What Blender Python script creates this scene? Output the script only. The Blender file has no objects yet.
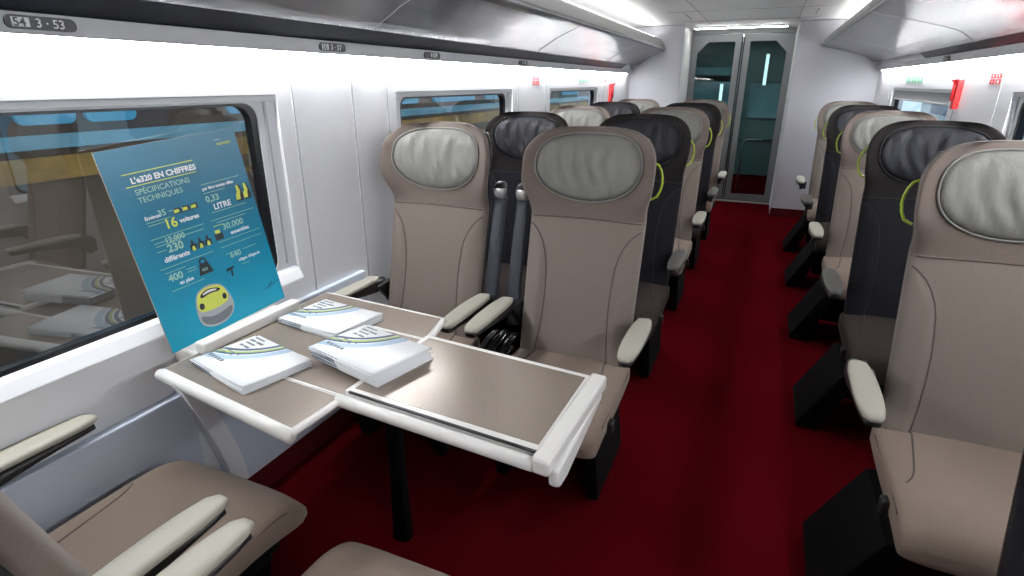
import bpy, bmesh, math, random
from mathutils import Vector, Matrix
random.seed(4)
C = bpy.context.scene.collection
PI = math.pi

# ------------------------------------------------------------------ materials
def mat(name, col, rough=.5, metal=0., noise=None, bump=None, emit=None, es=1., coat=0., sheen=0., spec=.5):
    """noise=(scale, amount) colour mottling; bump=(scale, strength, stretch xyz)"""
    m = bpy.data.materials.new(name); m.use_nodes = True
    nt = m.node_tree; b = nt.nodes['Principled BSDF']
    c = (*col, 1)
    b.inputs['Base Color'].default_value = c
    b.inputs['Roughness'].default_value = rough
    b.inputs['Metallic'].default_value = metal
    b.inputs['Specular IOR Level'].default_value = spec
    b.inputs['Coat Weight'].default_value = coat
    b.inputs['Sheen Weight'].default_value = sheen
    tc = nt.nodes.new('ShaderNodeTexCoord')
    if noise:
        n = nt.nodes.new('ShaderNodeTexNoise'); n.inputs['Scale'].default_value = noise[0]; n.inputs['Detail'].default_value = 4
        nt.links.new(tc.outputs['Object'], n.inputs['Vector'])
        r = nt.nodes.new('ShaderNodeValToRGB')
        a = noise[1]
        r.color_ramp.elements[0].position = .3; r.color_ramp.elements[1].position = .7
        r.color_ramp.elements[0].color = (*[max(0, v*(1-a)) for v in col], 1)
        r.color_ramp.elements[1].color = (*[min(1, v*(1+a)) for v in col], 1)
        nt.links.new(n.outputs['Fac'], r.inputs['Fac']); nt.links.new(r.outputs['Color'], b.inputs['Base Color'])
    if bump:
        n = nt.nodes.new('ShaderNodeTexNoise'); n.inputs['Scale'].default_value = bump[0]; n.inputs['Detail'].default_value = 3
        mp = nt.nodes.new('ShaderNodeMapping'); mp.inputs['Scale'].default_value = bump[2] if len(bump) > 2 else (1, 1, 1)
        nt.links.new(tc.outputs['Object'], mp.inputs['Vector']); nt.links.new(mp.outputs['Vector'], n.inputs['Vector'])
        bp = nt.nodes.new('ShaderNodeBump'); bp.inputs['Strength'].default_value = bump[1]; bp.inputs['Distance'].default_value = .01
        nt.links.new(n.outputs['Fac'], bp.inputs['Height']); nt.links.new(bp.outputs['Normal'], b.inputs['Normal'])
    if emit:
        b.inputs['Emission Color'].default_value = (*emit, 1); b.inputs['Emission Strength'].default_value = es
    return m

def glass_mat(name, tint, ior=1.5, mirror=1.0):
    m = bpy.data.materials.new(name); m.use_nodes = True; nt = m.node_tree; nt.nodes.clear()
    out = nt.nodes.new('ShaderNodeOutputMaterial'); mx = nt.nodes.new('ShaderNodeMixShader')
    tr = nt.nodes.new('ShaderNodeBsdfTransparent'); tr.inputs['Color'].default_value = (*tint, 1)
    gl = nt.nodes.new('ShaderNodeBsdfGlossy'); gl.inputs['Roughness'].default_value = .01
    gl.inputs['Color'].default_value = (mirror, mirror, mirror, 1)
    fr = nt.nodes.new('ShaderNodeFresnel'); fr.inputs['IOR'].default_value = ior
    ge = nt.nodes.new('ShaderNodeNewGeometry'); sb = nt.nodes.new('ShaderNodeMath'); sb.operation = 'SUBTRACT'; sb.inputs[0].default_value = 1; nt.links.new(ge.outputs['Backfacing'], sb.inputs[1])
    mu = nt.nodes.new('ShaderNodeMath'); mu.operation = 'MULTIPLY'; nt.links.new(fr.outputs[0], mu.inputs[0]); nt.links.new(sb.outputs[0], mu.inputs[1])
    nt.links.new(mu.outputs[0], mx.inputs[0]); nt.links.new(tr.outputs[0], mx.inputs[1]); nt.links.new(gl.outputs[0], mx.inputs[2])
    nt.links.new(mx.outputs[0], out.inputs[0])
    return m

M = {}
M['wall'] = mat('wall_white', (.88, .89, .92), .35, noise=(3, .015))
M['wall_low'] = mat('wall_lower_panel', (.62, .68, .80), .4)
M['endwall'] = mat('end_wall_grey', (.50, .50, .545), .42, noise=(2, .02))
M['seamline'] = mat('panel_joint', (.42, .43, .46), .6)
M['ceil'] = mat('ceiling_panel', (.85, .86, .85), .4)
M['carpet'] = mat('carpet_red', (.070, .0019, .0042), 1.0, noise=(220, .45), bump=(500, .5), spec=0)
M['cove'] = mat('carpet_cove', (.09, .006, .010), .9, noise=(200, .3), spec=.1)
M['silver'] = mat('rack_silver', (.32, .32, .335), .24, .7, noise=(2, .05))
M['rackfront'] = mat('rack_front', (.36, .355, .36), .38, .6)
M['strip'] = mat('number_strip_grey', (.60, .61, .63), .45)
M['blackglass'] = mat('rack_black_glass', (.006, .007, .012), .35, spec=.12)
M['pill'] = mat('number_plate_black', (.015, .015, .017), .35)
M['winframe'] = mat('window_frame_grey', (.68, .70, .73), .4)
M['gasket'] = mat('black_gasket', (.006, .007, .01), .3)
M['blind'] = mat('blind_fabric', (.33, .34, .35), .7, noise=(60, .1))
M['glass'] = glass_mat('window_glass', (.78, .87, .90), 2.5)
M['doorglass'] = glass_mat('door_glass', (.62, .78, .78), 1.45)
M['doorframe'] = mat('door_frame_grey', (.21, .22, .23), .4, .25)
M['jamb'] = mat('jamb_light', (.70, .70, .70), .4)
M['alum'] = mat('aluminium', (.62, .62, .63), .28, .8)
M['tabletop'] = mat('table_laminate_taupe', (.26, .212, .175), .27, .25, noise=(120, .04))
M['tablewhite'] = mat('table_trim_cream', (.80, .78, .75), .3)
M['black'] = mat('black_plastic', (.012, .012, .013), .4)
M['black2'] = mat('black_satin', (.003, .003, .0035), .8, spec=.08)
M['blackgl'] = mat('black_gloss', (.01, .01, .011), .16)
M['beige'] = mat('fabric_beige', (.190, .153, .130), .85, noise=(260, .09), bump=(700, .25), sheen=.15)
M['beige_head'] = mat('fabric_taupe', (.135, .103, .087), .85, noise=(260, .10), bump=(700, .25), sheen=.2)
M['beige_cush'] = mat('cushion_beige', (.205, .15, .115), .8, noise=(260, .08), bump=(700, .25), sheen=.1)
M['dark'] = mat('fabric_charcoal', (.013, .0125, .016), .9, spec=.12, noise=(260, .2), bump=(700, .25))
M['dark_head'] = mat('fabric_dark_brown', (.018, .0145, .0145), .9, spec=.12, noise=(260, .2), bump=(700, .25))
M['dark_cush'] = mat('cushion_dark_brown', (.030, .022, .0195), .9, spec=.15, noise=(260, .2), bump=(700, .25))
M['leather'] = mat('leather_grey', (.165, .162, .148), .6, noise=(20, .06), bump=(9, .45, (4.5, 4.5, .35)))
M['leather_dk'] = mat('leather_black', (.013, .013, .017), .55, spec=.22, noise=(20, .1), bump=(9, .45, (4.5, 4.5, .35)))
M['seam_b'] = mat('seam_brown', (.085, .065, .058), .8)
M['seam_d'] = mat('seam_black', (.012, .011, .012), .8)
M['pipe_b'] = mat('piping_grey', (.19, .185, .17), .5)
M['pad'] = mat('arm_pad_stone', (.41, .39, .33), .45)
M['pad_dk'] = mat('arm_pad_dark', (.07, .065, .06), .5)
M['armgrey'] = mat('post_grey', (.038, .043, .053), .5, spec=.3)
M['lime'] = mat('lime_plastic', (.42, .55, .03), .4)
M['red'] = mat('red_plastic', (.62, .02, .025), .4)
M['redsign'] = mat('red_sign', (.75, .05, .06), .5)
M['greensign'] = mat('green_sign', (.22, .60, .38), .5)
M['greysign'] = mat('grey_mark', (.45, .45, .48), .5)
M['paperwhite'] = mat('paper_white', (.84, .85, .87), .55)
M['white'] = mat('print_white', (.85, .87, .88), .5)
M['pyellow'] = mat('print_yellow', (.72, .78, .12), .5)
M['pale'] = mat('print_pale_green', (.38, .62, .50), .5)
M['pline'] = mat('print_line_green', (.35, .58, .42), .5)
M['pnavy'] = mat('print_navy', (.01, .05, .13), .5)
M['pblack'] = mat('print_black', (.012, .02, .025), .5)
M['pgrey'] = mat('print_grey', (.16, .18, .20), .5)
M['pgreyl'] = mat('print_grey_light', (.42, .45, .47), .5)
M['lamp'] = mat('lamp_diffuser', (.9, .9, .9), .5, emit=(1.0, .985, .96), es=13)
M['lampwall'] = mat('lamp_strip_diffuser', (.9, .9, .9), .5, emit=(.97, .985, 1.0), es=125)
M['ttrain_brown'] = mat('train_side_brown', (.12, .062, .035), .5, noise=(1.6, .6))
M['ttrain_yellow'] = mat('train_side_amber', (.36, .17, .03), .5, noise=(2.5, .6))
M['ttrain_blue'] = mat('train_side_blue', (.12, .42, .58), .4)
M['ttrain_pale'] = mat('train_side_pale', (.22, .38, .44), .4, noise=(2, .3))
M['ttrain_white'] = mat('train_side_white', (.6, .62, .65), .5)
M['teal'] = mat('vestibule_teal', (.15, .205, .21), .4)
M['tealdark'] = mat('vestibule_dark', (.05, .085, .09), .4)
M['ground'] = mat('concrete_ground', (.15, .15, .15), .9, noise=(3, .3))

# poster: turquoise fading printed gradient (printed artwork on the board)
def poster_mat():
    m = bpy.data.materials.new('poster_print'); m.use_nodes = True; nt = m.node_tree; b = nt.nodes['Principled BSDF']
    tc = nt.nodes.new('ShaderNodeTexCoord'); s = nt.nodes.new('ShaderNodeSeparateXYZ')
    r = nt.nodes.new('ShaderNodeValToRGB'); e = r.color_ramp.elements
    mr = nt.nodes.new('ShaderNodeMapRange'); mr.inputs['From Max'].default_value = .57
    nt.links.new(tc.outputs['Object'], s.inputs[0]); nt.links.new(s.outputs['Y'], mr.inputs['Value']); nt.links.new(mr.outputs[0], r.inputs[0])
    e[0].position = 0; e[0].color = (.0, .37, .55, 1)
    e[1].position = 1; e[1].color = (.045, .17, .26, 1)
    k = e.new(.30); k.color = (.0, .26, .42, 1)
    k = e.new(.7); k.color = (.0, .155, .27, 1)
    nt.links.new(r.outputs['Color'], b.inputs['Base Color']); b.inputs['Roughness'].default_value = .35
    return m
M['poster'] = poster_mat()

# leaflet cover: rings of printed bands on white paper
def leaflet_mat():
    m = bpy.data.materials.new('leaflet_cover_print'); m.use_nodes = True; nt = m.node_tree; b = nt.nodes['Principled BSDF']
    tc = nt.nodes.new('ShaderNodeTexCoord')
    ds = nt.nodes.new('ShaderNodeVectorMath'); ds.operation = 'DISTANCE'; ds.inputs[1].default_value = (-.19, .17, 0)
    sx = nt.nodes.new('ShaderNodeVectorMath'); sx.operation = 'MULTIPLY'; sx.inputs[1].default_value = (1, 1, 0)
    nt.links.new(tc.outputs['Object'], sx.inputs[0]); nt.links.new(sx.outputs[0], ds.inputs[0])
    mr = nt.nodes.new('ShaderNodeMapRange'); mr.inputs['From Min'].default_value = .13; mr.inputs['From Max'].default_value = .29
    nt.links.new(ds.outputs['Value'], mr.inputs['Value'])
    r = nt.nodes.new('ShaderNodeValToRGB'); r.color_ramp.interpolation = 'CONSTANT'; e = r.color_ramp.elements
    W = (.84, .85, .87, 1)
    e[0].position = 0; e[0].color = W; e[1].position = .93; e[1].color = W
    for p, c in ((.30, (.02, .05, .12, 1)), (.38, W), (.41, (.45, .55, .10, 1)), (.47, (.03, .09, .20, 1)), (.54, W), (.57, (.42, .54, .68, 1)), (.73, W)):
        k = e.new(p); k.color = c
    nt.links.new(mr.outputs[0], r.inputs[0]); nt.links.new(r.outputs['Color'], b.inputs['Base Color']); b.inputs['Roughness'].default_value = .45
    return m
M['leaflet'] = leaflet_mat()
M['leafedge'] = mat('leaflet_spine_print', (.12, .145, .19), .5, noise=(120, .9))

# ------------------------------------------------------------------ mesh helpers
def new_bm(): return bmesh.new()
def add_box(bm, x0, x1, y0, y1, z0, z1, mi=0, bev=0):
    vs = [bm.verts.new((x, y, z)) for x in (x0, x1) for y in (y0, y1) for z in (z0, z1)]
    fs = []
    for q in ((0, 1, 3, 2), (4, 6, 7, 5), (0, 4, 5, 1), (2, 3, 7, 6), (0, 2, 6, 4), (1, 5, 7, 3)):
        f = bm.faces.new([vs[i] for i in q]); f.material_index = mi; fs.append(f)
    if bev:
        es = list({e for f in fs for e in f.edges})
        r = bmesh.ops.bevel(bm, geom=es, offset=bev, segments=3, profile=.5, affect='EDGES')
        for f in r['faces']: f.material_index = mi; f.smooth = True
    return vs
def add_prism(bm, poly, axis, a, b, mi=0, bev=0):
    """poly of 2-D points extruded along axis ('x': pts (y,z); 'y': (x,z); 'z': (x,y))"""
    def P(p, t): return (t, p[0], p[1]) if axis == 'x' else ((p[0], t, p[1]) if axis == 'y' else (p[0], p[1], t))
    A = [bm.verts.new(P(p, a)) for p in poly]; B = [bm.verts.new(P(p, b)) for p in poly]
    n = len(poly); fs = [bm.faces.new(A[::-1]), bm.faces.new(B)]
    for i in range(n): fs.append(bm.faces.new((A[i], A[(i+1) % n], B[(i+1) % n], B[i])))
    for f in fs: f.material_index = mi
    if bev:
        es = list({e for f in fs for e in f.edges})
        r = bmesh.ops.bevel(bm, geom=es, offset=bev, segments=2, profile=.5, affect='EDGES')
        for f in r['faces']: f.material_index = mi; f.smooth = True
def add_ring(bm, outer, inner, axis, a, b, mi=0):
    """a frame: outer and inner polygons of equal count, extruded"""
    def P(p, t): return (t, p[0], p[1]) if axis == 'x' else ((p[0], t, p[1]) if axis == 'y' else (p[0], p[1], t))
    n = len(outer); V = [[bm.verts.new(P(p, t)) for p in poly] for t in (a, b) for poly in (outer, inner)]
    for i in range(n):
        j = (i+1) % n
        for q in ((V[0][i], V[0][j], V[1][j], V[1][i]), (V[2][i], V[3][i], V[3][j], V[2][j]),
                  (V[0][i], V[2][i], V[2][j], V[0][j]), (V[1][i], V[1][j], V[3][j], V[3][i])):
            f = bm.faces.new(q); f.material_index = mi
def rrect(y0, y1, z0, z1, r, k=5):
    out = []
    for cy, cz, a0 in ((y1-r, z1-r, 0), (y0+r, z1-r, PI/2), (y0+r, z0+r, PI), (y1-r, z0+r, 1.5*PI)):
        for i in range(k+1):
            a = a0 + PI/2*i/k; out.append((cy+r*math.cos(a), cz+r*math.sin(a)))
    return out
def add_loft(bm, rings, mi=0, cap=True, smooth=True, mifun=None):
    R = [[bm.verts.new(p) for p in ring] for ring in rings]; n = len(rings[0])
    for i in range(len(R)-1):
        for j in range(n):
            f = bm.faces.new((R[i][j], R[i][(j+1) % n], R[i+1][(j+1) % n], R[i+1][j])); f.smooth = smooth
            f.material_index = mifun(i, j) if mifun else mi
    if cap:
        for r, s in ((R[0], -1), (R[-1], 1)):
            f = bm.faces.new(r[::s]); f.material_index = mifun(0 if s < 0 else len(R)-2, 0) if mifun else mi; f.smooth = smooth
def add_tube(bm, pts, r, mi=0, seg=8, closed=False):
    pts = [Vector(p) for p in pts]; n = len(pts); rings = []
    up = None
    for i, p in enumerate(pts):
        if closed: t = (pts[(i+1) % n]-pts[i-1])
        else: t = pts[min(i+1, n-1)]-pts[max(i-1, 0)]
        t.normalize()
        if up is None:
            up = t.orthogonal().normalized()
        up = (up - t*up.dot(t)).normalized(); s = t.cross(up)
        rr = r[i] if isinstance(r, (list, tuple)) else r
        rings.append([p+up*rr*math.cos(2*PI*k/seg)+s*rr*math.sin(2*PI*k/seg) for k in range(seg)])
    if closed: rings.append(rings[0])
    add_loft(bm, rings, mi, cap=not closed)
def sell(w, d, n, N, cx=0, cz=0):
    out = []
    for k in range(N):
        a = 2*PI*k/N; c, s = math.cos(a), math.sin(a)
        out.append((cx+w*math.copysign(abs(c)**(2/n), c), cz+d*math.copysign(abs(s)**(2/n), s)))
    return out
def mesh(bm, name, mats):
    bmesh.ops.recalc_face_normals(bm, faces=bm.faces[:])
    me = bpy.data.meshes.new(name); bm.to_mesh(me); bm.free()
    for m in (mats if isinstance(mats, (list, tuple)) else [mats]): me.materials.append(m)
    return me
def link(name, me, parent=None, loc=None, rot=None):
    o = bpy.data.objects.new(name, me); C.objects.link(o)
    if parent: o.parent = parent
    if loc: o.location = loc
    if rot: o.rotation_euler = rot
    return o
def obj(name, bm, mats, parent=None, loc=None, rot=None): return link(name, mesh(bm, name, mats), parent, loc, rot)
def thing(name, label, cat, loc=(0, 0, 0), rz=0, group=None):
    o = bpy.data.objects.new(name, None); C.objects.link(o); o.location = loc; o.rotation_euler = (0, 0, rz); o.empty_display_size = .1
    o['label'] = label; o['category'] = cat
    if group: o['group'] = group
    return o
def tag(o, label, cat, group=None, kind=None):
    o['label'] = label; o['category'] = cat
    if group: o['group'] = group
    if kind: o['kind'] = kind
    return o
def struct(o, label=None, cat=None):
    o['kind'] = 'structure'
    if label: o['label'] = label
    if cat: o['category'] = cat
    return o
def text_bm(bm, s, size, M4, mi=0, ext=.0004, align='LEFT', bold=0.0):
    cu = bpy.data.curves.new('t', 'FONT'); cu.body = s; cu.size = size; cu.extrude = ext; cu.align_x = align; cu.offset = bold
    cu.resolution_u = 3
    o = bpy.data.objects.new('t', cu); C.objects.link(o)
    bpy.context.view_layer.update()
    dg = bpy.context.evaluated_depsgraph_get()
    me = bpy.data.meshes.new_from_object(o.evaluated_get(dg))
    n0 = len(bm.verts); f0 = len(bm.faces)
    bm.from_mesh(me); bm.verts.ensure_lookup_table(); bm.faces.ensure_lookup_table()
    for v in bm.verts[n0:]: v.co = M4 @ v.co
    for f in bm.faces[f0:]: f.material_index = mi
    bpy.data.objects.remove(o); bpy.data.curves.remove(cu); bpy.data.meshes.remove(me)

# ------------------------------------------------------------------ shell dimensions
XL, XR = -1.60, 1.03          # inner faces of the side walls
YN, YE = -1.6, 7.3            # near end (behind the camera), bulkhead
YD = 8.1                      # door plane
ZC = 2.13
SIDES = {'left': (XL, -1), 'right': (XR, 1)}
WIN = {'left': [(-.75, 1.585), (2.315, 3.69), (4.43, 5.88)], 'right': [(-.2, 1.35), (1.95, 3.42), (4.42, 6.35)]}
WZ0, WZ1 = .79, 1.462

# floor / ceiling
b = new_bm(); add_box(b, XL-.1, XR+.1, YN, YD+2.6, -.08, 0); struct(obj('floor', b, M['carpet']))
b = new_bm()
add_box(b, XL-.1, XR+.1, YN, YD+2.6, ZC, ZC+.06)
for y in (-.4, 1.2, 2.8, 4.4, 6.0, 6.95): add_box(b, -1.0, .45, y, y+.006, ZC-.003, ZC+.01, 1)
for x in (-.72, .17): add_box(b, x, x+.005, YN, YE, ZC-.003, ZC+.01, 1)
# small oblique grille slots at the end of the ceiling
for x in (-.86, .30):
    add_box(b, x, x+.012, 6.2, 6.7, ZC-.004, ZC+.01, 2)
struct(obj('ceiling', b, [M['ceil'], M['seamline'], M['greysign']]))

# side walls with openings
def side_wall(side):
    X, s = SIDES[side]; xo = X+s*.10
    b = new_bm(); x0, x1 = min(X, xo), max(X, xo)
    add_box(b, x0, x1, YN, YE+.9, .11, WZ0)
    add_box(b, x0, x1, YN, YE+.9, WZ1, ZC)
    ys = [YN]+[v for w in WIN[side] for v in w]+[YE+.9]
    for i in range(0, len(ys), 2): add_box(b, x0, x1, ys[i], ys[i+1], WZ0, WZ1)
    # skirting cove in dark red carpet
    add_box(b, x0, x1, YN, YE+.9, 0, .11, 1)
    # panel joints: narrow raised strips
    xi = X-s*.003
    for y in {'left': (1.66, 2.0, 2.245, 3.78, 4.34, 6.1), 'right': (1.64, 3.6, 4.3, 6.5)}[side]:
        add_box(b, min(xi, X+s*.01), max(xi, X+s*.01), y-.003, y+.003, .56, 1.60, 2)
    return struct(obj('wall_'+side, b, [M['wall'], M['cove'], M['seamline']]))
side_wall('left'); side_wall('right')

# low ledge casing along the left wall under the near window, with a rounded end
b = new_bm()
add_box(b, XL, -1.565, YN, 1.02, .12, .58, 0, bev=.006)
struct(obj('trim_1', b, M['wall_low']))
b = new_bm()
prof = [(.985+.10*math.sin(u*PI/2*.9)+.02*u, .600-.46*u) for u in [i/8 for i in range(9)]]
prof = prof+[(y+.062, z) for y, z in prof[::-1]]
add_prism(b, prof, 'x', XL, -1.555, bev=.006)
struct(obj('trim_2', b, M['wall']))
b = new_bm(); add_box(b, XL, -1.575, 1.09, 1.95, .12, .70, bev=.006); struct(obj('trim_3', b, M['wall_low']))

# windows
wn = 0
for side in ('left', 'right'):
    X, s = SIDES[side]
    for i, (y0, y1) in enumerate(WIN[side]):
        wn += 1
        w = bpy.data.objects.new('window_%d' % wn, None); C.objects.link(w); w.location = (X, (y0+y1)/2, WZ0); struct(w)
        c = (y0+y1)/2
        def part(name, bm, m): return obj(name, bm, m, w, loc=(-X, -c, -WZ0))
        # outer casing strip (white lip) + grey frame set back in the reveal
        b = new_bm()
        o = rrect(y0+.001, y1-.001, WZ0+.001, WZ1-.001, .012); n_ = rrect(y0+.05, y1-.085, WZ0+.038, WZ1-.026, .05)
        xa, xb = X+s*.014, X+s*.045
        add_ring(b, o, n_, 'x', xa, xb)
        part('window_frame', b, M['winframe'] if (side == 'right' or i) else M['winframe'])
        b = new_bm()
        n2 = rrect(y0+.062, y1-.110, WZ0+.052, WZ1-.034, .055)
        add_ring(b, n_, n2, 'x', X+s*.018, X+s*.050)
        part('gasket', b, M['gasket'])
        b = new_bm()
        add_prism(b, rrect(y0+.045, y1-.07, WZ0+.032, WZ1-.022, .04), 'x', X+s*.032, X+s*.036)
        part('pane', b, M['glass'])
        b = new_bm(); add_prism(b, [(X+s*.016, WZ0+.040), (X-s*.004, WZ0+.030), (X-s*.022, WZ0-.006), (X-s*.020, WZ0-.014), (X+s*.0, WZ0-.02), (X+s*.014, WZ0+.003)], 'y', y0+.004, y1-.004, bev=.002)
        part('window_sill', b, M['wall'])
        # blind housing with a little of the blind pulled down, and side guide rail
        b = new_bm(); add_box(b, min(X+s*.002, X+s*.013), max(X+s*.002, X+s*.013), y0+.004, y1-.004, WZ1-.022, WZ1-.002, bev=.004)
        part('blind_housing', b, M['winframe'])
        b = new_bm(); add_box(b, min(X+s*.008, X+s*.0135), max(X+s*.008, X+s*.0135), y1-.055, y1-.045, WZ0+.06, WZ1-.02)
        part('blind_rail', b, M['seamline'])
        if side == 'right' and i == 2:
            b = new_bm(); add_box(b, X+s*.006, X+s*.009, y0+.01, y1-.056, 1.375, WZ1-.02, 0); add_box(b, X+s*.003, X+s*.012, y0+.01, y1-.056, 1.365, 1.377, 1, bev=.003)
            part('blind', b, [M['blind'], M['alum']])

# end bulkhead blocks either side of the door recess
DX0, DX1 = -1.0, .20
b = new_bm()
add_box(b, XL-.02, DX0, YE, YD+.02, 0, ZC, 0, bev=.012)
struct(obj('wall_end_left', b, M['endwall']))
b = new_bm()
add_box(b, DX1, XR+.02, YE, YD+.02, .0, ZC, 0, bev=.012)
struct(obj('wall_end_right', b, M['endwall']))
for n, x in (('left', DX0), ('right', DX1)):
    b = new_bm(); add_box(b, x-.004, x+.004, YE+.03, YD-.08, .02, ZC-.03, bev=.002); struct(obj('trim_%d' % (4+(n == 'right')), b, M['jamb']))
b = new_bm(); add_box(b, DX0, DX1, YD-.03, YD+.03, 2.075, ZC); struct(obj('trim_6', b, M['doorframe']))
b = new_bm(); add_box(b, DX0, DX1, YD-.10, YD-.05, 0, .018, bev=.004); struct(obj('trim_7', b, M['alum']))
b = new_bm(); add_box(b, XL, XR, YN-.05, YN, 0, ZC); struct(obj('wall_back', b, M['endwall']))
for x, nm in ((XL+.001, 'left'), (DX1+.001, 'right')):
    b = new_bm(); add_box(b, x, x+(DX0-XL if nm == 'left' else XR-DX1)-.002, YE-.006, YE-.0005, 0.001, .10); struct(obj('baseboard_'+('end_left' if nm == 'left' else 'end_right'), b, M['cove']))

# door: two framed glass leaves with chamfered top corners
mid = -.385
d = bpy.data.objects.new('door_1', None); C.objects.link(d); d.location = (mid, YD, 0); struct(d)
for k, (xa, xb) in enumerate(((DX0+.003, mid-.003), (mid+.003, DX1-.003))):
    b = new_bm()
    ia, ib = (xa+.075, xb-.085) if k == 0 else (xa+.085, xb-.075)
    ch = .13
    if k == 0: inner = [(ia, .10), (ib, .10), (ib, 1.985), (ia+ch, 1.985), (ia, 1.985-ch)]; outer = [(xa, .02), (xb, .02), (xb, 2.07), (xa+ch*.6, 2.07), (xa, 2.07)]
    else: inner = [(ia, .10), (ib, .10), (ib, 1.985-ch), (ib-ch, 1.985), (ia, 1.985)]; outer = [(xa, .02), (xb, .02), (xb, 2.07), (xb-ch*.6, 2.07), (xa, 2.07)]
    add_ring(b, outer, inner, 'y', YD-.025, YD+.02)
    leaf = obj('door_leaf', b, M['doorframe'], d, loc=(-mid, -YD, 0))
    b = new_bm(); add_box(b, ia-.01, ib+.01, YD-.004, YD+.004, .09, 1.995); obj('pane', b, M['doorglass'], leaf)
    b = new_bm(); xs = xb-.016 if k == 0 else xa+.004
    add_box(b, xs, xs+.012, YD-.032, YD-.024, .05, 2.04); obj('door_seal', b, M['black'], leaf)

# vestibule behind the door
b = new_bm()
add_box(b, XL, XL+.05, YD+.02, YD+2.6, 0, ZC); add_box(b, XR-.05, XR, YD+.02, YD+2.6, 0, ZC)
add_box(b, XL, XR, YD+2.55, YD+2.6, 0, ZC)
struct(obj('wall_vestibule', b, M['teal']))
b = new_bm(); add_box(b, -.30, .28, YD+2.50, YD+2.549, .95, 1.50, bev=.01); add_box(b, -1.2, -.5, YD+2.50, YD+2.549, .9, 1.75, bev=.01); struct(obj('window_7', b, M['ttrain_pale']))
b = new_bm(); add_box(b, XL+.06, XR-.06, YD+2.50, YD+2.548, .60, .86); add_box(b, XL+.06, XR-.06, YD+2.50, YD+2.548, 1.52, 1.62); struct(obj('trim_8', b, M['teal']))
b = new_bm()
add_tube(b, [(-.26, YD+.9, 0), (-.26, YD+.9, .66)]+[(-.26+.07*(1-math.cos(a)), YD+.9, .66+.07*math.sin(a)) for a in (.4, .8, 1.2, 1.57)]+[(.0, YD+.9, .73)], .014)
tag(obj('grab_rail', b, M['alum']), 'bent metal grab rail standing beyond the right door pane', 'rail')
for x, z0, z1, nm in ((-.10, 1.45, 1.95, 'upright light strip on the vestibule wall beyond the right pane'), (-.75, 1.2, 1.5, 'short pale light panel seen through the left door pane')):
    t = thing('wall_light', nm, 'light', (x, YD+2.45, z0), 0)
    b = new_bm(); add_box(b, -.035, .035, 0, .045, 0, z1-z0, bev=.01); obj('light_housing', b, M['alum'], t)
    b = new_bm(); add_box(b, -.022, .022, -.01, .0, .02, z1-z0-.02, bev=.004); obj('diffuser', b, mat('vestibule_lamp', (.9, .9, .9), .5, emit=(.75, .95, 1), es=2.2), t)

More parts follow.
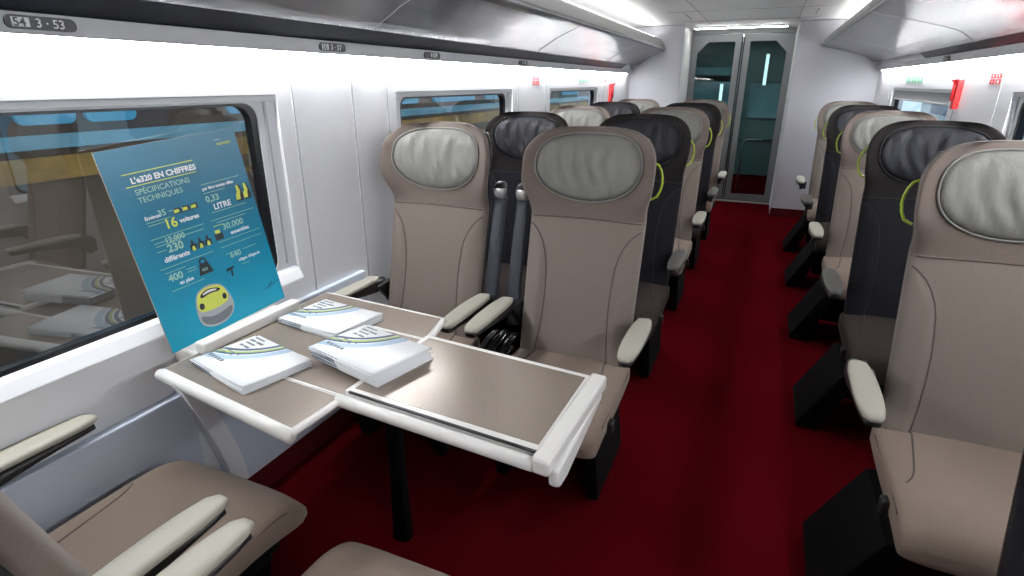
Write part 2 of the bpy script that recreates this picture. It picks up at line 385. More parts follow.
# ------------------------------------------------------------------ luggage racks
def rack(side):
    if side == 'left':
        S = 1; X0 = XL+.002
        P = {'strip': [(0, 1.607), (.022, 1.607), (.030, 1.650), (0, 1.655)],
             'glass': [(0, 1.652), (.030, 1.652), (.095, 1.700), (.095, 1.73), (0, 1.73)],
             'body': [(0, 1.73), (.09, 1.70), (.10, 1.70), (.135, 1.728), (.18, 1.752), (.23, 1.782), (.28, 1.805), (.33, 1.827), (.37, 1.843), (.393, 1.854), (.402, 1.868), (.398, 1.89), (.375, 1.93), (.355, 1.965), (.340, 1.985), (.31, 1.995), (0, 1.995)]}
        lab = 'long silver luggage rack above the left windows with dark glass strip'
    else:
        S = -1; X0 = XR-.002
        P = {'strip': [(0, 1.625), (.022, 1.625), (.03, 1.668), (0, 1.672)],
             'glass': [(0, 1.67), (.03, 1.67), (.07, 1.706), (.07, 1.75), (0, 1.75)],
             'body': [(0, 1.75), (.065, 1.705), (.08, 1.705), (.12, 1.735), (.16, 1.760), (.24, 1.785), (.34, 1.81), (.46, 1.84), (.545, 1.858), (.575, 1.868), (.587, 1.884), (.578, 1.90), (.56, 1.935), (.54, 1.96), (.52, 1.985), (.49, 1.995), (0, 1.995)]}
        lab = 'long silver luggage rack above the right windows'
    def pp(k): return [(X0+S*a, z) for a, z in P[k]]
    t = thing('luggage_rack', lab, 'luggage rack', (X0, YN, 1.6), 0)
    def pt(name, bm, m): return obj(name, bm, m, t, loc=(-X0, -YN, -1.6))
    b = new_bm(); add_prism(b, pp('body'), 'y', YN, YE-.001)
    for f in b.faces: f.smooth = False
    nb = len(P['body'])
    # the fascia rising to the ceiling is a darker satin part
    fasc = set()
    for f in b.faces:
        c = f.calc_center_median()
        if abs(c.x-X0) > .3 and len(f.verts) == 4 and 1.875 < c.z < 1.99: f.material_index = 1
        elif len(f.verts) == 4: f.smooth = True
    pt('rack_body', b, [M['silver'], M['rackfront']])
    b = new_bm(); add_prism(b, pp('glass'), 'y', YN, YE-.6 if side == 'left' else 5.2); pt('glass_strip', b, M['blackglass'])
    b = new_bm(); add_prism(b, pp('strip'), 'y', YN, YE-.001); st = pt('number_strip', b, M['strip'])
    # joints across the rack
    pr = P['body']
    for y in (.15, 2.05, 3.9, 5.8):
        b = new_bm()
        lo = [(X0+S*a, z-.0018) for a, z in pr[1:12]]; hi = [(X0+S*a, z+.01) for a, z in pr[1:12]]
        add_prism(b, lo+hi[::-1], 'y', y, y+.005)
        pt('panel_joint', b, M['seamline'])
    b = new_bm()
    lx = X0+S*(.400 if side == 'left' else .585)
    add_tube(b, [(lx, YN, 1.872), (lx, YE-.002, 1.872)], .0045)
    pt('edge_profile', b, M['alum'])
    # seat number plates
    xs = X0+S*.0285
    for y, a1, a2 in ([(.875, '54', '3 · 53'), (1.875, '50', '3 · 57'), (2.61, '', 'F-ST9'), (3.80, '', '3 · 43')] if side == 'left' else [(2.9, '52', '3'), (4.6, '48', '3')]):
        b = new_bm(); L = .15
        zc = (P['strip'][0][1]+P['strip'][2][1])/2+.001
        add_prism(b, rrect(y-L/2, y+L/2, zc-.0145, zc+.0145, .014), 'x', min(xs-S*.012, xs+S*.002), max(xs-S*.012, xs+S*.002))
        pl = obj('number_plate', b, M['pill'], t, loc=(-X0, -YN, -1.6))
        b = new_bm()
        R = Matrix(((0, 0, S, xs+S*.0022), (S, 0, 0, y), (0, 1, 0, zc), (0, 0, 0, 1)))
        if a1: add_box(b, min(xs+S*.001, xs+S*.0026), max(xs+S*.001, xs+S*.0026), *sorted((y-S*.062, y-S*.026)), zc-.010, zc+.010, 1)
        if a1: text_bm(b, a1, .026, R @ Matrix.Translation((-.060, -.009, .0012)), 0, bold=.0004)
        text_bm(b, a2, .027, R @ Matrix.Translation((-.014, -.009, 0)), 1, bold=.0004)
        obj('digits', b, [M['pill'], M['white']], pl)
    return t
rack('left'); rack('right')

# ------------------------------------------------------------------ lamps
def strip_lamp(label, x0, x1, y0, y1, z, em, group=None, up=.012, cat='light', name='strip_light'):
    t = thing(name, label, cat, ((x0+x1)/2, (y0+y1)/2, z), 0, group)
    w, l = (x1-x0)/2, (y1-y0)/2
    b = new_bm(); add_box(b, -w-.006, w+.006, -l-.006, l+.006, .004, up, bev=.001); obj('lamp_housing', b, M['alum'], t)
    b = new_bm(); add_box(b, -w, w, -l, l, -.004, .0045, bev=.001); obj('diffuser', b, em, t)
strip_lamp('continuous white light strip under the left luggage rack', XL+.002, XL+.020, YN, YE-.25, 1.60, M['lampwall'], up=.006)
strip_lamp('continuous white light strip under the right luggage rack', XR-.020, XR-.002, YN, YE-.25, 1.618, M['lampwall'], up=.006)
for nm, x0 in (('left', XL+.25), ('right', XR-.40)):
    t = thing('cove_light', 'long light strip lying on top of the %s luggage rack and lighting the ceiling' % nm, 'light', (x0, 4.55, 1.995))
    b = new_bm(); add_box(b, -.03, .03, -2.7, 2.7, 0, .012, bev=.002); obj('lamp_housing', b, M['alum'], t)
    b = new_bm(); add_box(b, -.024, .024, -2.68, 2.68, .012, .018, bev=.002); obj('diffuser', b, M['lamp'], t)
strip_lamp('white tube light on the ceiling just before the glass door', -.93, .09, 7.66, 7.70, ZC-.02, mat('tube_lamp', (.9, .9, .9), .5, emit=(1, 1, .97), es=26), up=.018, name='tube_light')
strip_lamp('ceiling light panel in the vestibule beyond the door', -.8, .0, 9.0, 9.14, ZC-.014, mat('vestibule_ceiling_lamp', (.9, .9, .9), .5, emit=(.93, 1, 1), es=42))

# ------------------------------------------------------------------ seats
Z0, ZT = .40, 1.34
def ss(a, b_, x):
    t = min(1, max(0, (x-a)/(b_-a))); return t*t*(3-2*t)
def bw(v):
    w = .228+.010*v+(.260-.237)*ss(.66, .80, v)
    if v < .05: w -= .02*(1-v/.05)**2
    if v > .85:
        t = (v-.85)/.15; w -= .150*(1-math.sqrt(max(0, 1-min(1, t)**2.4)))
    return w
def bd(v):
    d = .052-.008*v
    if v > .90: d *= max(.25, math.sqrt(max(0, 1-((v-.90)/.102)**2)))
    return d
def bc(v): return .095*ss(.62, .80, v)*(1-.35*ss(.9, 1, v))+.012
def bs(v): return .055+.225*v
NB = 3.4
def bol(x, v):
    """side bolsters stand a little proud of the middle of the back"""
    xs = .136+.012*ss(.12, 0, v) if v < .12 else .136+.07*ss(.47, .60, v)
    return .011*ss(xs-.004, xs+.030, abs(x))*(1-ss(.55, .62, v))
def front(x, z):
    v = min(1, max(0, (z-Z0)/(ZT-Z0))); w = bw(v); s = min(.999, abs(x)/w)
    return bs(v)-bd(v)*(1-s**NB)**(1/NB)-bc(v)*s**2.6-bol(x, v)*min(1, 4*(1-s))
def backrest_bm():
    b = new_bm(); N = 120; rings = []
    vs = [0, .012, .03, .05]+[.05+.80*i/34 for i in range(1, 35)]+[.85+.15*math.sin(PI/2*i/12) for i in range(1, 13)]
    for v in vs:
        w, d, c, y = bw(v), bd(v), bc(v), bs(v); z = Z0+(ZT-Z0)*v
        rings.append([(px, y-py-c*(abs(px)/w)**2.6-(bol(px, v)*min(1, 4*(1-min(1, abs(px)/w))) if py > 0 else 0), z) for px, py in sell(w, d, NB, N)])
    hv = (.985-Z0)/(ZT-Z0)
    add_loft(b, rings, mifun=lambda i, j: 1 if vs[i] > hv else 0)
    # stitched seams
    zs = .992
    def seam(pts, r=.003):
        add_tube(b, [(x, front(x, z)-.0006, z) for x, z in pts], r, 2, 6)
    seam([(-.232+.464*i/24, zs+.006*math.cos((i/24-.5)*PI)) for i in range(25)])
    for s in (-1, 1):
        seam([(s*x, z) for x, z in [(.226, .962), (.213, .955), (.200, .944), (.183, .925), (.166, .897), (.152, .86), (.143, .82), (.137, .76), (.134, .70), (.136, .62), (.142, .54), (.151, .47), (.158, .43)]], .0027)
    return b
PCZ, PW, PH = 1.194, .208, .122
def pout(a):
    c, s = math.cos(a), math.sin(a)
    n = 3.0 if s > 0 else 2.2
    x = PW*math.copysign(abs(c)**(2/n), c); z = PH*math.copysign(abs(s)**(2/n), s)
    if z < 0: z *= 1.06
    x *= 1-.07*max(0, -z/PH)
    return x, PCZ+z
def pillow_bm():
    b = new_bm(); N = 72; rings = []
    for k in range(1, 16):
        r = (k/15)
        h = .030*(1-r**3.2)**.6+.002
        ring = []
        for i in range(N):
            a = 2*PI*i/N; x, z = pout(a); x *= r; z = PCZ+(z-PCZ)*r
            wr = .0034*math.sin(x*105+2.2*math.sin(z*22)+z*14)*(1-r**6)+.0022*math.sin(x*61-z*30+1.3)*(1-r**6)
            ring.append((x, front(x, z)-h+wr, z))
        rings.append(ring)
    back = [[(x, y+.02, z) for x, y, z in rings[-1]]]
    add_loft(b, rings+back)
    return b
def piping_bm():
    b = new_bm(); pts = []
    for i in range(72):
        x, z = pout(2*PI*i/72); x *= 1.012; z = PCZ+(z-PCZ)*1.012; pts.append((x, front(x, z)-.006, z))
    add_tube(b, pts, .0034, 0, 8, True); return b
def backshell_bm():
    b = new_bm(); N = 40; rings = []
    for i in range(30):
        v = .02+.94*i/29; w, d, c, y = bw(v)*.97, bd(v), bc(v), bs(v); z = Z0+(ZT-Z0)*v
        ring = []
        for px, py in sell(w, .034, 3.0, N): ring.append((px, y+.040-py-c*(abs(px)/w)**2.6*(.9), z))
        rings.append(ring)
    add_loft(b, rings); return b
CT = .452
def ctop(x, y):
    """cushion top height at local x,y (front is -y)"""
    z = CT+.006*math.cos(x/.24*PI/2)
    if y < -.32: z -= .055*((-.32-y)/.13)**2
    return z
def cushion_bm():
    b = new_bm(); rings = []; N = 44; K = 26
    for k in range(K+1):
        t = k/K; y = .07-.515*t
        if t > .93: q = (t-.93)/.07; sh = math.sqrt(max(0, 1-q*q*.97))
        else: sh = 1
        w = (.240+.006*math.sin(t*PI))*(1-.03*(1-sh)); top = ctop(0, y); bot = .335-.025*ss(.6, 1, t)
        zc = (top+bot)/2; h = (top-bot)/2*(.45+.55*sh)
        yy = y
        rings.append([(px, yy, zc+pz) for px, pz in sell(w, h, 4.2, N)])
    add_loft(b, rings)
    # seams, following the upholstery from the back corner out to the side edge
    for s in (-1, 1):
        pts = [(.146, .02), (.154, -.04), (.163, -.10), (.172, -.16), (.180, -.205), (.190, -.235), (.204, -.258), (.222, -.275)]
        P = []
        for x, y in pts:
            zz = ctop(0, y); n = 4.2; bot = .335; h = (zz-bot)/2; zc = (zz+bot)/2
            q = min(.999, abs(x)/.236); P.append((s*x, y, zc+h*(1-q**n)**(1/n)+.0003))
        add_tube(b, P, .003, 1, 6)
        # side edge seam
        P = []
        for k in range(20):
            y = .02-.39*k/19; zz = ctop(0, y); P.append((s*.241, y, zz-.035))
        add_tube(b, P, .0022, 1, 6)
    return b
def pad_bm():
    b = new_bm(); rings = []; N = 28
    for k in range(17):
        t = k/16; y = -.315+.37*t
        w = .0375*(1-abs(2*t-1)**3.2*.42); 
        if k in (0, 16): w *= .72
        h = .013*(.45 if k in (0, 16) else 1); z = .650+.004*math.sin(t*PI)
        rings.append([(px, y, z+pz) for px, pz in sell(w, h, 3, N)])
    add_loft(b, rings); return b
def armbody_bm():
    b = new_bm(); rings = []; N = 20
    for k in range(13):
        t = k/12; y = -.300+.40*t
        w = .030*(1-abs(2*t-1)**4*.3); h = .010+.020*ss(.1, 1, t); z = .637-h+.004
        rings.append([(px, y, z+pz) for px, pz in sell(w, h, 3, N)])
    add_loft(b, rings)
    return b
def armjoint_bm(s):
    b = new_bm()
    add_prism(b, [(.01, .622), (.12, .632), (.15, .60), (.145, .53), (.10, .52), (.06, .57)], 'x', -s*.030-.012, -s*.030+.012, bev=.006)
    add_box(b, min(-s*.015, -s*.07), max(-s*.015, -s*.07), .085, .135, .53, .60, bev=.008)
    return b
def leg_bm(x, splay=0):
    b = new_bm()
    if splay:      # side panel that leans out towards the aisle at floor level
        q = 1 if x > 0 else -1
        add_prism(b, [(q*.385, .0), (q*.390, .02), (q*.245, .30), (q*.185, .31), (q*.20, .24), (q*.30, 0)], 'y', -.36, -.0, bev=.005)
    else:
        add_prism(b, [(-.24, 0), (.13, 0), (.15, .02), (.03, .30), (-.33, .30), (-.31, .24)], 'x', x-.022, x+.022, bev=.006)
    return b
def frame_bm():
    b = new_bm(); add_box(b, -.205, .205, -.37, .06, .285, .345, bev=.015)
    add_box(b, -.19, .19, -.06, .02, .03, .29, bev=.015)
    add_tube(b, [(-.2, -.25, .25), (.2, -.25, .25)], .018)
    return b
def post_bm():
    b = new_bm(); rings = []
    for k in range(15):
        t = k/14; z = .52+.52*t; y = .10+(z-.52)*.22-.02*math.sin(t*PI)
        rings.append([(px, y+py, z) for px, py in sell(.027, .022, 3.4, 20)])
    add_loft(b, rings); return b
def postcap_bm():
    b = new_bm(); rings = []
    for k, (z, w, y) in enumerate(((1.035, .020, 0), (1.045, .027, -.006), (1.065, .029, -.012), (1.085, .028, -.012), (1.10, .023, -.004), (1.108, .014, .004))):
        rings.append([(px, .215+y+py, z) for px, py in sell(w, w*.95, 3, 20)])
    add_loft(b, rings, mifun=lambda i, j: 1 if (i < 3 and j > 10) else 0); return b
def handle_bm(s):
    b = new_bm()
    pts = [(s*.225, .262, 1.215), (s*.250, .262, 1.205), (s*.262, .262, 1.185), (s*.268, .262, 1.160), (s*.269, .262, 1.135), (s*.265, .258, 1.11), (s*.255, .253, 1.085), (s*.230, .250, 1.072)]
    P = []
    for i in range(len(pts)-1):
        a, c = Vector(pts[i]), Vector(pts[i+1])
        for k in range(3): P.append(a.lerp(c, k/3))
    P.append(Vector(pts[-1]))
    add_tube(b, P, .0045); return b
def button_bm(s):
    b = new_bm(); add_box(b, s*.247-.016, s*.247+.016, -.31, -.27, .355, .40, bev=.006); return b

def mech_bm():
    b = new_bm()
    for x in (-.045, .0, .045):
        pts = [(x, .10, .46), (x, .02, .455), (x*.9, -.10, .42), (x*.9, -.22, .37), (x*.8, -.32, .30), (x*.8, -.36, .22)]
        P = []
        for i in range(len(pts)-1):
            for k in range(4): P.append(Vector(pts[i]).lerp(Vector(pts[i+1]), k/4))
        add_tube(b, P, .017 if x else .024, 0, 12)
    add_box(b, -.055, .055, -.05, .09, .34, .42, bev=.012)
    return b
ME = {}
KIND = {'beige': dict(body=['beige', 'beige_head', 'seam_b'], cush=['beige_cush', 'seam_b'], pil='leather', pipe='pipe_b', pad='pad'),
        'dark': dict(body=['dark', 'dark_head', 'seam_d'], cush=['dark_cush', 'seam_d'], pil='leather_dk', pipe='seam_d', pad='pad_dk')}
def cached(key, fn, mats):
    if key not in ME: ME[key] = mesh(fn(), key.split('/')[0], [M[m] for m in (mats if isinstance(mats, list) else [mats])])
    return ME[key]
def seat(label, kind, x, y, rz=0, handle=0, posts=(), padkind=None, group=None, splay=0, arml=.285, recline=0, army=0, armr=.285, armyr=None, mech=0):
    K = KIND[kind]
    t = thing('train_seat', label, 'seat', (x, y, 0), rz, group)
    link('backrest', cached('backrest/'+kind, backrest_bm, K['body']), t)
    p = link('headrest_pillow', cached('headrest_pillow/'+kind, pillow_bm, K['pil']), t)
    link('piping', cached('piping/'+kind, piping_bm, K['pipe']), p)
    link('back_shell', cached('back_shell', backshell_bm, 'black'), t)
    link('seat_cushion', cached('seat_cushion/'+kind, cushion_bm, K['cush']), t)
    link('seat_frame', cached('seat_frame', frame_bm, 'black2'), t)
    for s in (-1, 1):
        sp = splay == s
        link('leg', cached('leg/%d%d' % (s, sp), lambda: leg_bm(s*.19, sp), 'black2'), t)
        a = link('armrest', cached('armrest', armbody_bm, 'black'), t, loc=(s*(arml if s < 0 else armr), army if s < 0 or armyr is None else armyr, 0))
        link('arm_pad', cached('arm_pad/'+K['pad'] if not padkind else 'arm_pad/'+padkind, pad_bm, padkind or K['pad']), a)
        link('arm_bracket', cached('arm_bracket/%d' % s, lambda: armjoint_bm(s), 'black'), a)
    if handle:
        h = link('grab_handle', cached('grab_handle/%d' % handle, lambda: handle_bm(handle), 'lime'), t); h['label'] = 'lime green grab handle'
        link('recline_button', cached('recline_button/%d' % handle, lambda: button_bm(handle), 'black'), t)
    if recline:
        piv = Matrix.Translation((0, .05, .42)) @ Matrix.Rotation(-recline, 4, 'X') @ Matrix.Translation((0, -.05, -.42))
        for ch in t.children:
            if ch.name.split('.')[0] in ('backrest', 'headrest_pillow', 'back_shell'): ch.matrix_local = piv
    if mech:
        link('recline_mechanism', cached('recline_mechanism', mech_bm, 'blackgl'), t, loc=(mech*.325, 0, 0))
    for s in posts:
        q = link('side_post', cached('side_post', post_bm, 'armgrey'), t, loc=(s*.285, 0, 0))
        link('post_cap', cached('post_cap', postcap_bm, ['black', 'alum']), q)
    return t

PITCH = 1.03
XW, XA, XS = -1.275, -.600, .71
Y1 = 1.95
ords = ['first', 'second', 'third', 'fourth', 'fifth']
kinds = ['beige', 'dark', 'beige', 'dark', 'beige']
desc = {'beige': 'beige fabric', 'dark': 'charcoal fabric'}
wl = ['beige fabric window seat with grey pillow, directly behind the table',
      'charcoal window seat with black pillow, second row beside the second window',
      'beige window seat in the third row, between two charcoal window seats',
      'charcoal window seat in the fourth row, beside the third left window',
      'beige window seat in the last row, nearest the end bulkhead on the left']
al = ['beige fabric seat left of the aisle, nearest behind the table end',
      'charcoal seat left of the aisle, right behind the first beige aisle seat',
      'beige seat left of the aisle in the third row, between two charcoal seats',
      'charcoal seat left of the aisle in the fourth row',
      'beige seat left of the aisle in the last row by the glass door']
rl = ['large beige seat right of the aisle, nearest the camera with cushion in view',
      'charcoal seat right of the aisle, right behind the nearest beige one',
      'beige seat right of the aisle in the third row, between two charcoal seats',
      'charcoal seat right of the aisle in the fourth row',
      'beige seat right of the aisle in the last row by the end wall']
for i in range(5):
    y = Y1+PITCH*i
    seat(wl[i], kinds[i], XW, y, posts=(1,) if i == 0 else ())
    seat(al[i], kinds[i], XA, y, handle=1, posts=(-1,) if i == 0 else (), mech=-1 if i == 0 else 0, padkind='pad_dk' if i == 1 else ('pad' if i != 3 else None))
    seat(rl[i], kinds[i], XS, y-.07+.012*i, handle=-1, splay=-1, arml=.33, padkind='pad_dk' if i == 1 else ('pad' if i != 3 else None))
seat('charcoal seat at the bottom right corner, mostly out of the picture', 'dark', XS-.03, Y1-.12-PITCH)
seat('beige window seat at bottom left facing away, with long stone armrests', 'beige', XW, .49, PI, army=.15, armyr=.06, arml=.303, recline=math.radians(3))
seat('beige aisle seat at the bottom edge, only its cushion corner in view', 'beige', XA, .43, PI, army=.12, armr=.265, mech=1, recline=math.radians(17))

# ------------------------------------------------------------------ table
t = thing('folding_table', 'taupe and cream folding table fixed to the wall under the near window', 'table', (-.9, 1.17, 0))
def tp(name, bm, m, par=None):
    return obj(name, bm, m, par or t, loc=(.9, -1.17, 0) if not par else None)
ZT_ = .73
def edgebar(b, p0, p1, r=.014, z=.722, mi=0):
    p0, p1 = Vector((p0[0], p0[1], z)), Vector((p1[0], p1[1], z))
    add_tube(b, [p0.lerp(p1, k/6) for k in range(7)], r, mi, 14)
def leafpanel(poly, z0, z1, inset=.012):
    """cream slab with a taupe laminate inlay"""
    b = new_bm(); add_prism(b, poly, 'z', z0, z1, 0, bev=.003)
    c = [sum(p[k] for p in poly)/len(poly) for k in (0, 1)]
    n = len(poly); ins = []
    for i in range(n):
        p, q, r = Vector(poly[i-1]), Vector(poly[i]), Vector(poly[(i+1) % n])
        d1 = (q-p).normalized(); d2 = (r-q).normalized()
        n1 = Vector((-d1.y, d1.x)); n2 = Vector((-d2.y, d2.x))
        cc = Vector(c)
        if (cc-q).dot(n1) < 0: n1 = -n1
        if (cc-q).dot(n2) < 0: n2 = -n2
        m = (n1+n2); m = m/(1+n1.dot(n2)); ins.append(tuple(q+m*inset))
    add_prism(b, ins, 'z', z1-.002, z1+.0008, 1)
    return b
near = [(-1.485, .905), (-.925, .822), (-.915, .990), (-1.485, 1.035)]
cent = [(-1.485, 1.036), (-.905, .992), (-.895, 1.372), (-1.485, 1.415)]
far = [(-1.485, 1.417), (-.897, 1.375), (-.935, 1.545), (-1.485, 1.590)]
l1 = tp('near_leaf', leafpanel(near, .708, .731, .006), [M['tablewhite'], M['tabletop']])
l2 = tp('centre_panel', leafpanel(cent, .700, .731, .006), [M['tablewhite'], M['tabletop']])
l3 = tp('far_leaf', leafpanel(far, .708, .731, .006), [M['tablewhite'], M['tabletop']])
b = new_bm(); edgebar(b, (-1.49, .900), (-.922, .816), .0165, .716); edgebar(b, (-.922, .816), (-.915, .985), .008, .722)
obj('rounded_edge', b, M['tablewhite'], l1)
b = new_bm(); edgebar(b, (-1.487, 1.594), (-.935, 1.552), .010, .720); edgebar(b, (-.932, 1.55), (-.897, 1.41), .009, .722)
obj('rounded_edge', b, M['tablewhite'], l3)
outer = [(-.915, 1.003), (-.345, .964), (-.335, 1.335), (-.897, 1.385)]
l4 = tp('outer_panel', leafpanel(outer, .705, .744, .019), [M['tablewhite'], M['tabletop']])
b = new_bm(); edgebar(b, (-.925, .985), (-.36, .943), .0165, .722)
hb = tp('hinge_bar', b, M['tablewhite'])
b = new_bm(); edgebar(b, (-.90, 1.004), (-.36, .962), .004, .741)
obj('hinge_gap', b, M['black'], hb)
# end cap: a thick rounded bar with a lobed folded piece hanging under it
b = new_bm(); add_prism(b, [(-.362, .930), (-.318, .926), (-.300, 1.345), (-.345, 1.350)], 'z', .708, .749, 0, bev=.008); ec = tp('end_cap', b, M['tablewhite'])
b = new_bm(); add_prism(b, [(.950, .712), (1.335, .712), (1.31, .685), (1.02, .655), (.975, .652), (.955, .668)], 'x', -.330, -.305, bev=.008); obj('folded_flap', b, M['tablewhite'], ec)
b = new_bm(); add_box(b, -.85, -.79, 1.02, 1.32, .665, .705, bev=.006); add_box(b, -1.45, -.79, 1.18, 1.34, .66, .70, bev=.006); tp('support_rail', b, M['black2'])
b = new_bm(); rings = [[(-.97+px, 1.27+py, z) for px, py in sell(w, w*.8, 3, 20)] for z, w in ((0, .034), (.3, .026), (.67, .026))]; add_loft(b, rings); tp('leg', b, M['black2'])
b = new_bm(); add_box(b, -1.486, -1.446, 1.015, 1.415, .731, .768, bev=.006); tp('wall_end_bar', b, M['tablewhite'])
b = new_bm(); add_box(b, -1.598, -1.484, 1.02, 1.42, .675, .728, bev=.008); tp('wall_bracket', b, M['tablewhite'])

# ------------------------------------------------------------------ poster
U = Vector((-1.504+1.536, 1.395-.996, .771-.735)).normalized()
V = Vector((-1.597+1.536, .951-.996, 1.299-.735)); V = (V-U*V.dot(U)).normalized(); W = U.cross(V)
# text-side frame: object X along the bottom edge, Y up, Z towards the seats
Rm = Matrix(((U.x, V.x, W.x, -1.534), (U.y, V.y, W.y, .978), (U.z, V.z, W.z, .7365), (0, 0, 0, 1)))
PWd, PHt = .405, .572
po = thing('poster', 'turquoise board headed SPÉCIFICATIONS TECHNIQUES leaning on the near window', 'poster')
po.matrix_world = Rm @ Matrix.Scale(1.045, 4)
b = new_bm(); add_box(b, 0, PWd, 0, PHt, -.005, -.0003, 0)
for f in b.faces:
    if abs(f.calc_center_median().z+.0003) < 1e-5: f.material_index = 1
obj('board', b, [mat('board_backing', (.33, .26, .2), .8), M['poster']], po)
def T(x, y, rot=0): return Matrix.Translation((x, y, 0)) @ Matrix.Rotation(rot, 4, 'Z')
SX = PWd/.42
b = new_bm()
Hh = PHt
def tx(s, x, y, size, mi, bold=0): text_bm(b, s, size, T(x, y), mi, .0002, 'LEFT', bold)
def ln(x, y, w, mi, h=.0016): add_box(b, x, x+w, y, y+h, 0, .0003, mi)
# 0 white 1 yellow 2 pale 3 line
tx("L'e320 EN CHIFFRES", .062, .478, .0215, 0, .0007)
ln(.045, .503, .20, 1, .0022); ln(.045, .470, .20, 1, .0022)
tx('SPÉCIFICATIONS', .062, .447, .021, 2); tx('TECHNIQUES', .062, .425, .021, 2)
tx('eurostar', .335, .53, .014, 1); ln(.33, .545, .02, 2)
hd = obj('heading', b, [M['white'], M['pyellow'], M['pale'], M['pline']], po)
PM = [M['white'], M['pyellow'], M['pale'], M['pline']]
def block(fn):
    global b
    b = new_bm(); fn(); obj('lettering', b, PM, po)
def b1():
    tx('Environ', .060, .377, .014, 0, .0004); tx('35', .098, .378, .024, 2, .0004); ln(.130, .384, .05, 2); ln(.060, .368, .07, 3); ln(.062, .360, .06, 3)
    tx('16', .105, .340, .038, 1, .0009); tx('voitures', .150, .345, .018, 0, .0006); ln(.055, .322, .16, 3)
def b2():
    ln(.060, .309, .09, 3); ln(.062, .300, .07, 3); tx('12.000', .090, .303, .022, 2, .0004); ln(.150, .308, .06, 2)
    tx('230', .090, .276, .031, 2, .0008); ln(.058, .285, .028, 3); tx('différents', .070, .252, .020, 0, .0007); ln(.05, .236, .165, 3)
def b3():
    ln(.06, .222, .06, 3); tx('400', .062, .196, .029, 2, .0007); ln(.120, .212, .03, 2); ln(.120, .204, .03, 2); tx('en plus', .088, .179, .015, 0, .0005); ln(.06, .168, .10, 3)
def b4():
    ln(.245, .430, .13, 3); tx('par litre toutes villes', .245, .414, .0125, 0, .0004); ln(.245, .404, .07, 2)
    tx('0,33', .245, .378, .026, 2, .0005); tx('LITRE', .262, .352, .024, 0, .0007); ln(.25, .344, .12, 3)
def b5():
    ln(.24, .322, .15, 3); ln(.255, .312, .10, 2); tx('30.000', .268, .286, .027, 2, .0005); ln(.24, .304, .03, 1); tx('ensembles', .288, .266, .016, 0, .0006); ln(.24, .254, .15, 3)
def b6():
    ln(.24, .236, .15, 3); ln(.25, .212, .035, 2); tx('640', .262, .196, .026, 2, .0005); ln(.31, .21, .05, 2); tx('sièges élégants', .285, .178, .0135, 0, .0004); ln(.29, .165, .03, 3)
for fn in (b1, b2, b3, b4, b5, b6): block(fn)
def poly(pts, mi, z1=.0005): add_prism(b, pts, 'z', 0, z1, mi)
PP = [M['pblack'], M['pyellow'], M['pline'], M['pnavy']]
for k in range(3):
    b = new_bm(); x = .140+.026*k; poly([(x, .372), (x+.024, .372), (x+.024, .388), (x+.004, .388)], 0); poly([(x+.002, .375), (x+.018, .375), (x+.018, .384), (x+.004, .384)], 1, .0007); obj('wagon_pictogram', b, PP, po)
for k in range(2):
    b = new_bm(); x = .345+.027*k; poly([(x, .355), (x+.024, .355), (x+.026, .372), (x+.020, .404), (x+.012, .404), (x, .372)], 0, .0004); poly([(x-.002, .360), (x+.012, .360), (x+.014, .374), (x+.018, .384), (x+.014, .404), (x+.007, .404), (x+.006, .384), (x, .376)], 1, .0007); obj('seat_pictogram', b, PP, po)
for k in range(3):
    b = new_bm(); x = .152+.024*k; poly([(x, .258), (x+.021, .258), (x+.021, .276), (x, .276)], 0); poly([(x+.004, .258), (x+.016, .258), (x+.013, .271), (x+.007, .271)], 1, .0007); poly([(x+.006, .275), (x+.015, .275), (x+.013, .288), (x+.007, .288)], 0); obj('worker_pictogram', b, PP, po)
b = new_bm(); poly([(.235, .262), (.262, .262), (.262, .282), (.235, .282)], 0); poly([(.240, .281), (.256, .281), (.256, .292), (.240, .292)], 1); obj('crate_pictogram', b, PP, po)
b = new_bm(); poly([(.150, .180), (.196, .180), (.186, .214), (.160, .214)], 0)
add_ring(b, [(.173+.012*math.cos(a), .219+.012*math.sin(a)) for a in [2*PI*k/16 for k in range(16)]], [(.173+.007*math.cos(a), .219+.007*math.sin(a)) for a in [2*PI*k/16 for k in range(16)]], 'z', 0, .0005, 0)
text_bm(b, '400', .013, T(.161, .190), 2, .0007)
obj('weight_pictogram', b, PP, po)
b = new_bm(); poly([(.235, .160), (.262, .166), (.262, .172), (.235, .170)], 0); poly([(.246, .142), (.252, .142), (.255, .167), (.249, .167)], 0); obj('table_pictogram', b, PP, po)
b = new_bm()
for q in ([(.355, .060), (.360, .060), (.376, .073), (.371, .073)], [(.340, .056), (.400, .066), (.400, .068), (.340, .058)]): poly(q, 3)
obj('signature', b, PP, po)
